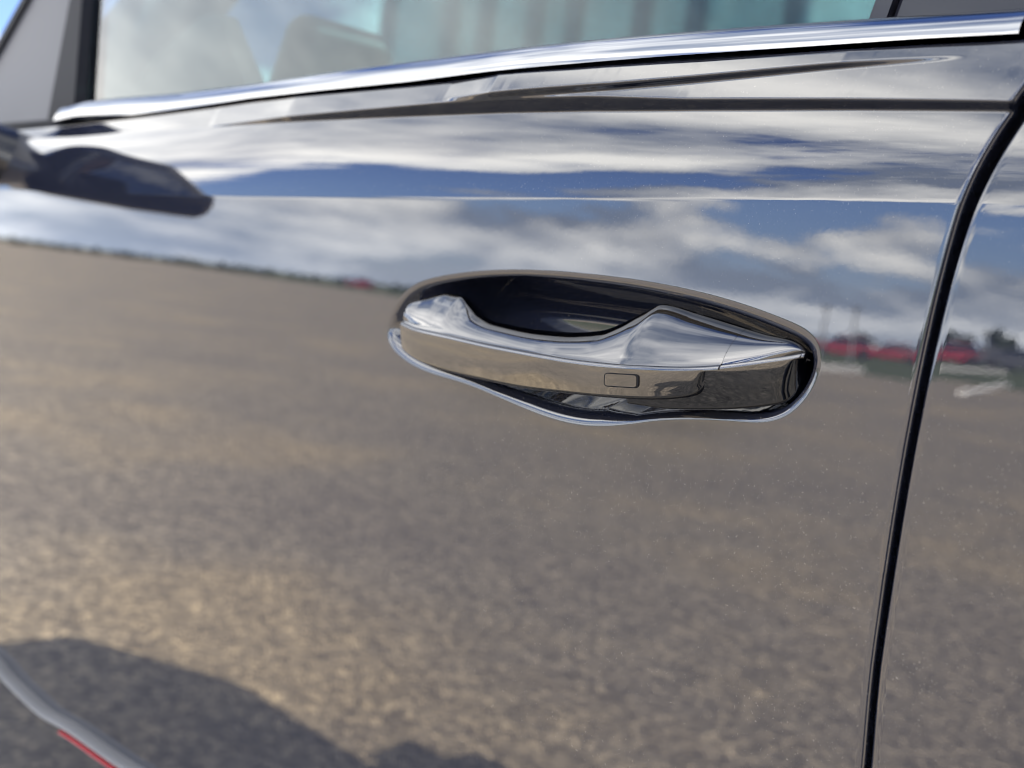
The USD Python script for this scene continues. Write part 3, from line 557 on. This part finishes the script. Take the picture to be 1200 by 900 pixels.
shell('rear_bench', hull_pts([(0.55, 0.3, 0.6, 0.06), (0.55, 1.68, 0.6, 0.06), (0.95, 0.3, 0.6, 0.06), (0.95, 1.68, 0.6, 0.06), (1.05, 0.3, 1.32, 0.06), (1.05, 1.68, 1.32, 0.06)], 12), LEATHER)
for y in (0.1, 1.84): shell('door_lining', rbox((-1.2, y, 0.5), (0.78, y + 0.05, 1.15), 0.02), DASH)
shell('headlining', rbox((-0.46, 0.3, 1.735), (2.1, 1.68, 1.75), 0.005), FABRIC)

# ------------------------------------------------------------------ what the paintwork and the windows look out on
def kerb(a, b, h, label):
    a, b = np.array(a), np.array(b); d = (b - a); ln = np.linalg.norm(d); t = thing('kerb', label, 'kerb', a, math.atan2(d[1], d[0]))
    n = max(2, int(ln / 1.2))
    for k in range(n): obj('kerb_stone', mesh_of(rbox((k * ln / n + 0.006, -0.11, -0.02), ((k + 1) * ln / n - 0.006, 0.11, h), 0.015, 6)), LINE, t)
kerb(mirrored_ground(940, 436), mirrored_ground(1008, 440), 0.24, 'white kerb at the grass edge, mirrored right behind the handle')
kerb(mirrored_ground(1094, 444), mirrored_ground(1176, 449), 0.22, 'longer white kerb at the grass edge, mirrored in the rear door')
kerb(mirrored_ground(1124, 476), mirrored_ground(1178, 463), 0.09, 'slanting white kerb nearest the car, mirrored in the rear door')
REDCAR = plain('red_paint', (0.26, 0.022, 0.04), 0.25, coat_weight=1.0); GREYCAR = plain('grey_paint', (0.06, 0.065, 0.075), 0.25, coat_weight=1.0); SILVERCAR = plain('silver_paint', (0.45, 0.46, 0.48), 0.3, coat_weight=1.0)
CARGLASS = plain('parked_car_glass', (0.02, 0.025, 0.03), 0.05)
def parked_car(p, heading, paint, label, length=4.3, height=1.5, group=None):
    t = thing('parked_car', label, 'car', p, heading, group)
    h = length / 2; k = height / 1.5
    body = hull_pts([(x, y, z, 0.09) for x, z0, z1 in ((-h + 0.1, 0.36, 0.72 * k), (h - 0.1, 0.36, 0.80 * k), (0.35 * h, 0.32, 0.88 * k)) for y in (-0.78, 0.78) for z in (z0, z1)], 10)
    for x in (-0.6 * h, 0.62 * h):
        body = body - m3.Manifold.cylinder(2.2, 0.36, 0.36, 24).translate((0, 0, -1.1)).rotate((90, 0, 0)).translate((x, 0, 0.33))
    obj('body', mesh_of(body), paint, t)
    obj('cabin', mesh_of(hull_pts([(-0.45 * h, y, 0.86 * k, 0.05) for y in (-0.76, 0.76)] + [(0.86 * h, y, 0.86 * k, 0.05) for y in (-0.76, 0.76)] + [(-0.12 * h, y, height - 0.12, 0.05) for y in (-0.58, 0.58)] + [(0.6 * h, y, height - 0.12, 0.05) for y in (-0.58, 0.58)], 8)), CARGLASS, t)
    obj('roof', mesh_of(hull_pts([(-0.14 * h, y, height - 0.07, 0.05) for y in (-0.57, 0.57)] + [(0.62 * h, y, height - 0.07, 0.05) for y in (-0.57, 0.57)] + [(0.2 * h, y, height - 0.03, 0.04) for y in (-0.4, 0.4)], 8)), paint, t)
    for x in (-0.6 * h, 0.62 * h):
        for y in (-0.74, 0.74):
            w = lathe([(0.05, -0.09), (0.32, -0.09), (0.33, 0.0), (0.32, 0.09), (0.05, 0.09)], 'y', 20); w.apply_translation((x, y, 0.33)); obj('wheel', w, TYRE, t)
    for y in (-0.55, 0.55): obj('headlight', mesh_of(rbox((-h, y - 0.17, 0.56), (-h + 0.06, y + 0.17, 0.70), 0.02)), LAMP, t)
    return t
def mg(u, v): return mirrored_ground(u, v)
def facing(p): return math.atan2(p[1], p[0])     # heading of the line of sight there
for (u, v, paint, lab, ln, ht, turn) in (
    (984, 419.0, REDCAR, 'red estate car at the grass edge, mirrored just behind the handle', 4.4, 1.55, 1.45),
    (1042, 424.5, REDCAR, 'dark red saloon behind the white line, mirrored beside the door gap', 4.6, 1.45, 1.62),
    (1112, 436.0, REDCAR, 'dull red hatchback mirrored in the rear door beside the gap', 4.2, 1.5, 1.7),
    (1152, 441.0, GREYCAR, 'dark grey saloon mirrored in the middle of the rear door strip', 4.5, 1.45, 1.5),
    (1188, 446.0, GREYCAR, 'dark grey estate mirrored at the right edge of the photo', 4.6, 1.55, 1.6),
    (420, 338.0, REDCAR, 'small red car far off on the grass, mirrored left of the handle', 4.2, 1.6, 1.4),
    (1010, 411.5, SILVERCAR, 'pale silver van in the row behind the red estate car', 5.0, 2.1, 1.5)):
    p = mg(u, v); parked_car(p, facing(p) + turn, paint, lab, ln, ht, None)
POST = plain('galvanised_post', (0.28, 0.29, 0.30), 0.5, metallic=0.6)
def lamp_post(p, h, label):
    t = thing('lamp_post', label, 'lamp post', p)
    obj('pole', tube([(0, 0, 0), (0, 0, h * 0.5), (0, 0, h)], np.array([0.09, 0.075, 0.055]), 10), POST, t)
    obj('lamp_head', mesh_of(rbox((-0.12, -0.35, h - 0.04), (0.12, 0.35, h + 0.10), 0.04)), POST, t)
lamp_post(mg(995, 427), 2.9, 'thin grey post in front of the red cars, mirrored behind the handle')
lamp_post(mg(960, 421), 2.9, 'short post with a square head, mirrored right at the end of the handle')
LEAF = [mat(f'foliage_{i}', {'g': ('geometry', {}), 'n': ('noise_texture', {'scale': 1.3, 'detail': 4.0}), 'r': ('rgb_ramp', {'ramp': [(0.3, a), (0.7, b)]}), 'p': ('principled_bsdf', {'roughness': 0.7}), 't': ('translucent_bsdf', {}), 'm': ('mix_closure', {'fac': 0.25})},
    [('g.position', 'n.vector'), ('n.fac', 'r.fac'), ('r.color', 'p.base_color'), ('r.color', 't.color'), ('p.BSDF', 'm.closure1'), ('t.BSDF', 'm.closure2')], 'm.closure')
    for i, (a, b) in enumerate((((0.02, 0.035, 0.012), (0.05, 0.075, 0.025)), ((0.03, 0.045, 0.015), (0.07, 0.09, 0.03))))]
BARK = grained('bark', (0.10, 0.08, 0.06), 0.9, 12.0, 0.3)
def leaves(rng, n, centres, radii, size):
    k = rng.integers(0, len(centres), n); d = rng.normal(size=(n, 3)); d /= np.linalg.norm(d, axis=1, keepdims=True)
    c = centres[k] + d * (radii[k] * rng.uniform(0.55, 1.05, n))[:, None]
    a = rng.normal(size=(n, 3)); a /= np.linalg.norm(a, axis=1, keepdims=True); b = np.cross(a, rng.normal(size=(n, 3))); b /= np.linalg.norm(b, axis=1, keepdims=True)
    s = (size * rng.uniform(0.6, 1.3, n))[:, None]
    v = np.stack([c - a * s, c + b * s * 0.6, c + a * s, c - b * s * 0.6], 1).reshape(-1, 3); i = np.arange(n) * 4
    return v, np.vstack([np.stack([i, i + 1, i + 2], 1), np.stack([i, i + 2, i + 3], 1)])
def tree(p, h, seed, label, group=None):
    rng = np.random.default_rng(seed); t = thing('tree', label, 'tree', p, 0, group)
    obj('trunk', tube([(0, 0, 0), (0.1, 0.05, h * 0.3), (0.0, 0.1, h * 0.75)], np.array([0.05, 0.036, 0.012]) * h * 0.6, 8), BARK, t)
    n = 14; c = np.column_stack([rng.normal(0, h * 0.17, n), rng.normal(0, h * 0.17, n), rng.uniform(h * 0.32, h * 0.88, n)]); r = rng.uniform(0.10, 0.20, n) * h
    obj('crown', leaves(rng, 1800, c, r, h * 0.045), LEAF[seed % 2], t, smooth=False)
def hedge(p, length, h, heading, seed, label):
    rng = np.random.default_rng(seed); t = thing('hedge', label, 'hedge', p, heading)
    n = int(length / 1.2); c = np.column_stack([rng.uniform(-length / 2, length / 2, n), rng.normal(0, 0.4, n), rng.uniform(0.3, 0.75, n) * h]); r = rng.uniform(0.3, 0.5, n) * h
    obj('foliage', leaves(rng, n * 70, c, r, 0.45), LEAF[seed % 2], t, smooth=False)
    obj('stems', tube([(-length / 2, 0, 0.3), (0, 0.2, 0.3), (length / 2, 0, 0.3)], 0.12, 6), BARK, t)
def far_at(u, r):                                # a ground point mirrored above pixel column u, r metres away
    d = ray(u, 400.0); d = np.array([d[0], -d[1], 0.0]); return d / np.linalg.norm(d) * r
ul = np.linspace(-260, 930, 9)
words = ['at the far left', 'next to the left end', 'below the mirror', 'left of the small red car', 'behind the small red car', 'just left of the handle', 'behind the handle', 'behind the key cap', 'nearest the parked cars']
for i in range(8):
    a, b = far_at(ul[i], 255 - 8 * i), far_at(ul[i + 1], 247 - 8 * i); mid = 0.5 * (a + b)
    hedge(mid, np.linalg.norm(b - a) * 1.04, 1.25 - 0.1 * (i % 3), math.atan2(*(b - a)[[1, 0]]), i, 'dark green field hedge along the horizon, stretch mirrored ' + words[i])
for i, (u, r, h) in enumerate(((1166, 210, 5.5), (1182, 225, 5.0), (1128, 230, 4.2), (1105, 240, 4.6), (1085, 260, 3.6), (1010, 280, 4.0)  )):
    tree(far_at(u, r), h, 20 + i, 'dark bushy tree on the skyline, ' + ('tallest of those mirrored in the rear door', 'at the right edge of the rear door strip', 'next to the door gap in the rear door', 'right beside the door gap', 'left of the door gap', 'behind the silver van', 'mirrored below the door mirror', 'mirrored at the far left')[i])

# the pale building seen through the cabin
WALLP = grained('pale_cladding', (0.50, 0.55, 0.58), 0.6, 0.5, 0.25); FRAMEP = plain('blue_grey_frame', (0.10, 0.14, 0.20), 0.5)
bl = thing('building', 'pale clad building with dark posts seen through the car windows', 'building')
def out_at(u, r): d = ray(u, 30.0); d = np.array([d[0], d[1], 0.0]); return C0 * np.array([1, 1, 0]) + d / np.linalg.norm(d) * r
b0, b1 = out_at(455, 34), out_at(930, 27); bd = (b1 - b0); BL = np.linalg.norm(bd); bd /= BL; bn = np.array([-bd[1], bd[0], 0]); 
if np.dot(bn, b0) < 0: bn = -bn
def bbox(s0, s1, n0, n1, z0, z1): 
    v = np.array([b0 + bd * s + bn * n + np.array([0, 0, z]) for s in (s0, s1) for n in (n0, n1) for z in (z0, z1)]); return trimesh.convex.convex_hull(v)
cuts = [0.0, 0.19, 0.29, 0.42, 0.52, 0.68, 0.80, 1.0]
for a, b in zip(cuts[:-1], cuts[1:]):
    obj('wall_panel', bbox(a * BL + 0.2, b * BL - 0.2, 0.0, 0.25, 0.0, 13.2), WALLP, bl, smooth=False)
for a in cuts: obj('post', bbox(a * BL - 0.22, a * BL + 0.22, -0.12, 0.3, 0.0, 13.4), FRAMEP, bl, smooth=False)
obj('roof', bbox(-0.6, BL + 0.6, -0.6, 9.0, 13.4, 13.8), FRAMEP, bl, smooth=False)
for n_, (a, b) in enumerate(((-0.2, 0.1), (BL - 0.1, BL + 0.2))): obj('side_wall', bbox(a, b, 0.31, 8.5, 0.0, 13.38), WALLP, bl, smooth=False)

# ------------------------------------------------------------------ the person taking the picture, mirrored in the key cap
SKIN = grained('skin', (0.45, 0.28, 0.20), 0.5, 60.0, 0.08); JACKET = grained('dark_jacket', (0.022, 0.024, 0.030), 0.8, 90.0, 0.3); JEANS = grained('dark_jeans', (0.03, 0.038, 0.06), 0.85, 200.0, 0.3)
HAIR = grained('brown_hair', (0.035, 0.022, 0.014), 0.6, 150.0, 0.4); SHOE = plain('dark_shoe', (0.03, 0.03, 0.03), 0.6); EYE = plain('eye', (0.05, 0.04, 0.035), 0.1)
pr = np.array([_x[0], _x[1], 0]); pr /= np.linalg.norm(pr); pf = np.array([-pr[1], pr[0], 0])
base = np.array([C0[0], C0[1], 0]) - pf * 0.46 + pr * 0.09
def at_p(r, f, z): return base + pr * r + pf * f + np.array([0, 0, z])
ph_c = C0 - _f * 0.012 + _x * 0.052 + _d * 0.020
def at_h(a, b, c): return ph_c + _x * a + _d * b + _f * c      # phone frame: along, down, towards the subject
def bone(*pts): return m3.Manifold.batch_hull([m3.Manifold.sphere(r, 14).translate(p.tolist()) for p, r in pts])
def chain(pts): return [bone(pts[i], pts[i + 1]) for i in range(len(pts) - 1)]
def join(bones, length, it=8):
    m = m3.Manifold.batch_boolean(bones, m3.OpType.Add).refine_to_length(length); t = mesh_of(m)
    t = trimesh.Trimesh(t.vertices, t.faces); trimesh.smoothing.filter_taubin(t, iterations=it); return t
arms, sleeves, hands = [], [], []
for sd in (-1, 1):
    sh, el, wr = at_p(0.19 * sd, 0.0, 1.41), at_p(0.27 * sd, 0.08, 1.14), at_h(0.115 * sd, 0.055, -0.06)
    arms += chain([(sh, 0.055), (el, 0.042), (wr, 0.028)])
    sleeves += chain([(sh, 0.068), (el, 0.056)]) + [bone((el, 0.056), (el + (wr - el) * 0.85, 0.040))]
    pc = at_h(0.082 * sd, 0.030, -0.028)
    hands += [bone((wr, 0.026), (pc, 0.019), (pc + _d * -0.03, 0.015)), bone((pc, 0.017), (at_h(0.088 * sd, -0.015, -0.02), 0.014), (at_h(0.088 * sd, 0.036, -0.02), 0.015))]
    for k, ln in enumerate((0.062, 0.072, 0.068, 0.052)):         # fingers fold round the far side of the phone
        dn = -0.026 + 0.0185 * k; kn = at_h(0.090 * sd, dn, -0.010)
        hands += chain([(kn, 0.0095), (at_h(0.0895 * sd, dn, 0.002), 0.0088), (at_h((0.088 - ln * 0.16) * sd, dn - 0.002, 0.0125), 0.0082)])
    hands += chain([(at_h(0.084 * sd, 0.045, -0.028), 0.012), (at_h(0.066 * sd, 0.040, -0.020), 0.010), (at_h(0.047 * sd, 0.026, -0.0155), 0.0085)])
torso = [bone((at_p(-0.10, 0, 0.95), 0.10), (at_p(0.10, 0, 0.95), 0.10), (at_p(-0.09, 0, 1.12), 0.09), (at_p(0.09, 0, 1.12), 0.09)),
         bone((at_p(-0.09, 0, 1.12), 0.09), (at_p(0.09, 0, 1.12), 0.09), (at_p(-0.12, 0.0, 1.34), 0.085), (at_p(0.12, 0.0, 1.34), 0.085)),
         bone((at_p(-0.12, 0, 1.34), 0.08), (at_p(0.12, 0, 1.34), 0.08), (at_p(-0.19, 0, 1.41), 0.05), (at_p(0.19, 0, 1.41), 0.05), (at_p(0, 0.0, 1.46), 0.055))]
neck = [bone((at_p(0, 0.0, 1.44), 0.058), (at_p(0, 0.03, 1.55), 0.052))]
hc = at_p(0, 0.055, 1.625)
head = [bone((hc, 0.082), (at_p(0, 0.035, 1.665), 0.085), (at_p(0, 0.10, 1.575), 0.055), (at_p(0, 0.105, 1.535), 0.028)),
        bone((at_p(0, 0.140, 1.625), 0.010), (at_p(0, 0.158, 1.590), 0.013), (at_p(0, 0.13, 1.585), 0.012)), bone((at_p(-0.022, 0.128, 1.556), 0.009), (at_p(0.022, 0.128, 1.556), 0.009), (at_p(0, 0.137, 1.556), 0.009))]
for sd in (-1, 1): head.append(bone((at_p(0.085 * sd, 0.03, 1.63), 0.016), (at_p(0.082 * sd, 0.035, 1.60), 0.012)))
legs, trousers = [], []
for sd in (-1, 1):
    hip, kn, an = at_p(0.095 * sd, 0, 0.92), at_p(0.11 * sd, 0.03, 0.50), at_p(0.12 * sd, -0.01, 0.09)
    legs += chain([(hip, 0.085), (kn, 0.055), (an, 0.04)]) + [bone((an, 0.04), (an + pf * 0.15 - np.array([0, 0, 0.05]), 0.03))]
    trousers += chain([(hip, 0.098), (kn, 0.070), (an + np.array([0, 0, 0.02]), 0.058)])
person = thing('person', 'person in dark jacket holding up a phone, mirrored tiny in the handle key cap', 'person')
obj('body', join(arms + hands + torso + neck + head + legs, 0.0065, 6), SKIN, person, smooth=True)
trousers.append(bone((at_p(-0.10, 0, 0.95), 0.112), (at_p(0.10, 0, 0.95), 0.112)))
obj('trousers', join(trousers, 0.02, 6), JEANS, person, smooth=True)
jk = [bone(*[(p, r) for p, r in ((at_p(-0.11, 0, 0.92), 0.122), (at_p(0.11, 0, 0.92), 0.122), (at_p(-0.10, 0, 1.12), 0.112), (at_p(0.10, 0, 1.12), 0.112))]),
      bone((at_p(-0.10, 0, 1.12), 0.112), (at_p(0.10, 0, 1.12), 0.112), (at_p(-0.125, 0, 1.34), 0.105), (at_p(0.125, 0, 1.34), 0.105)),
      bone((at_p(-0.125, 0, 1.34), 0.10), (at_p(0.125, 0, 1.34), 0.10), (at_p(-0.19, 0, 1.41), 0.068), (at_p(0.19, 0, 1.41), 0.068), (at_p(0, 0.0, 1.445), 0.072))]
obj('jacket', join(jk + sleeves, 0.02, 6), JACKET, person, smooth=True)
obj('hair', join([bone((at_p(0, 0.02, 1.675), 0.092), (at_p(0, -0.015, 1.62), 0.085), (at_p(0, 0.08, 1.70), 0.055))], 0.012, 4), HAIR, person, smooth=True)
for sd in (-1, 1):
    obj('eye', mesh_of(m3.Manifold.sphere(0.011, 16).translate(at_p(0.031 * sd, 0.134, 1.622).tolist())), EYE, person, smooth=True)
    an = at_p(0.12 * sd, -0.01, 0.05); obj('shoe', join([bone((an, 0.05), (an + pf * 0.10, 0.045), (an + pf * 0.17 - np.array([0, 0, 0.012]), 0.036))], 0.02, 3), SHOE, person, smooth=True)
phone = thing('phone', 'dark phone held level in both hands in front of the door', 'phone', C0)
pb = rbox((-0.075, -0.037, -0.004), (0.075, 0.037, 0.004), 0.0038); pm = mesh_of(pb)
def to_phone(m): m.vertices = (ph_c - C0) + m.vertices[:, :1] * _x + m.vertices[:, 1:2] * _d + m.vertices[:, 2:3] * _f; m.fix_normals(); return m
obj('case', to_phone(pm), TRIM, phone)
obj('screen', to_phone(mesh_of(rbox((-0.071, -0.034, -0.0048), (0.071, 0.034, -0.0041), 0.0003))), SCREENPLASTIC, phone)
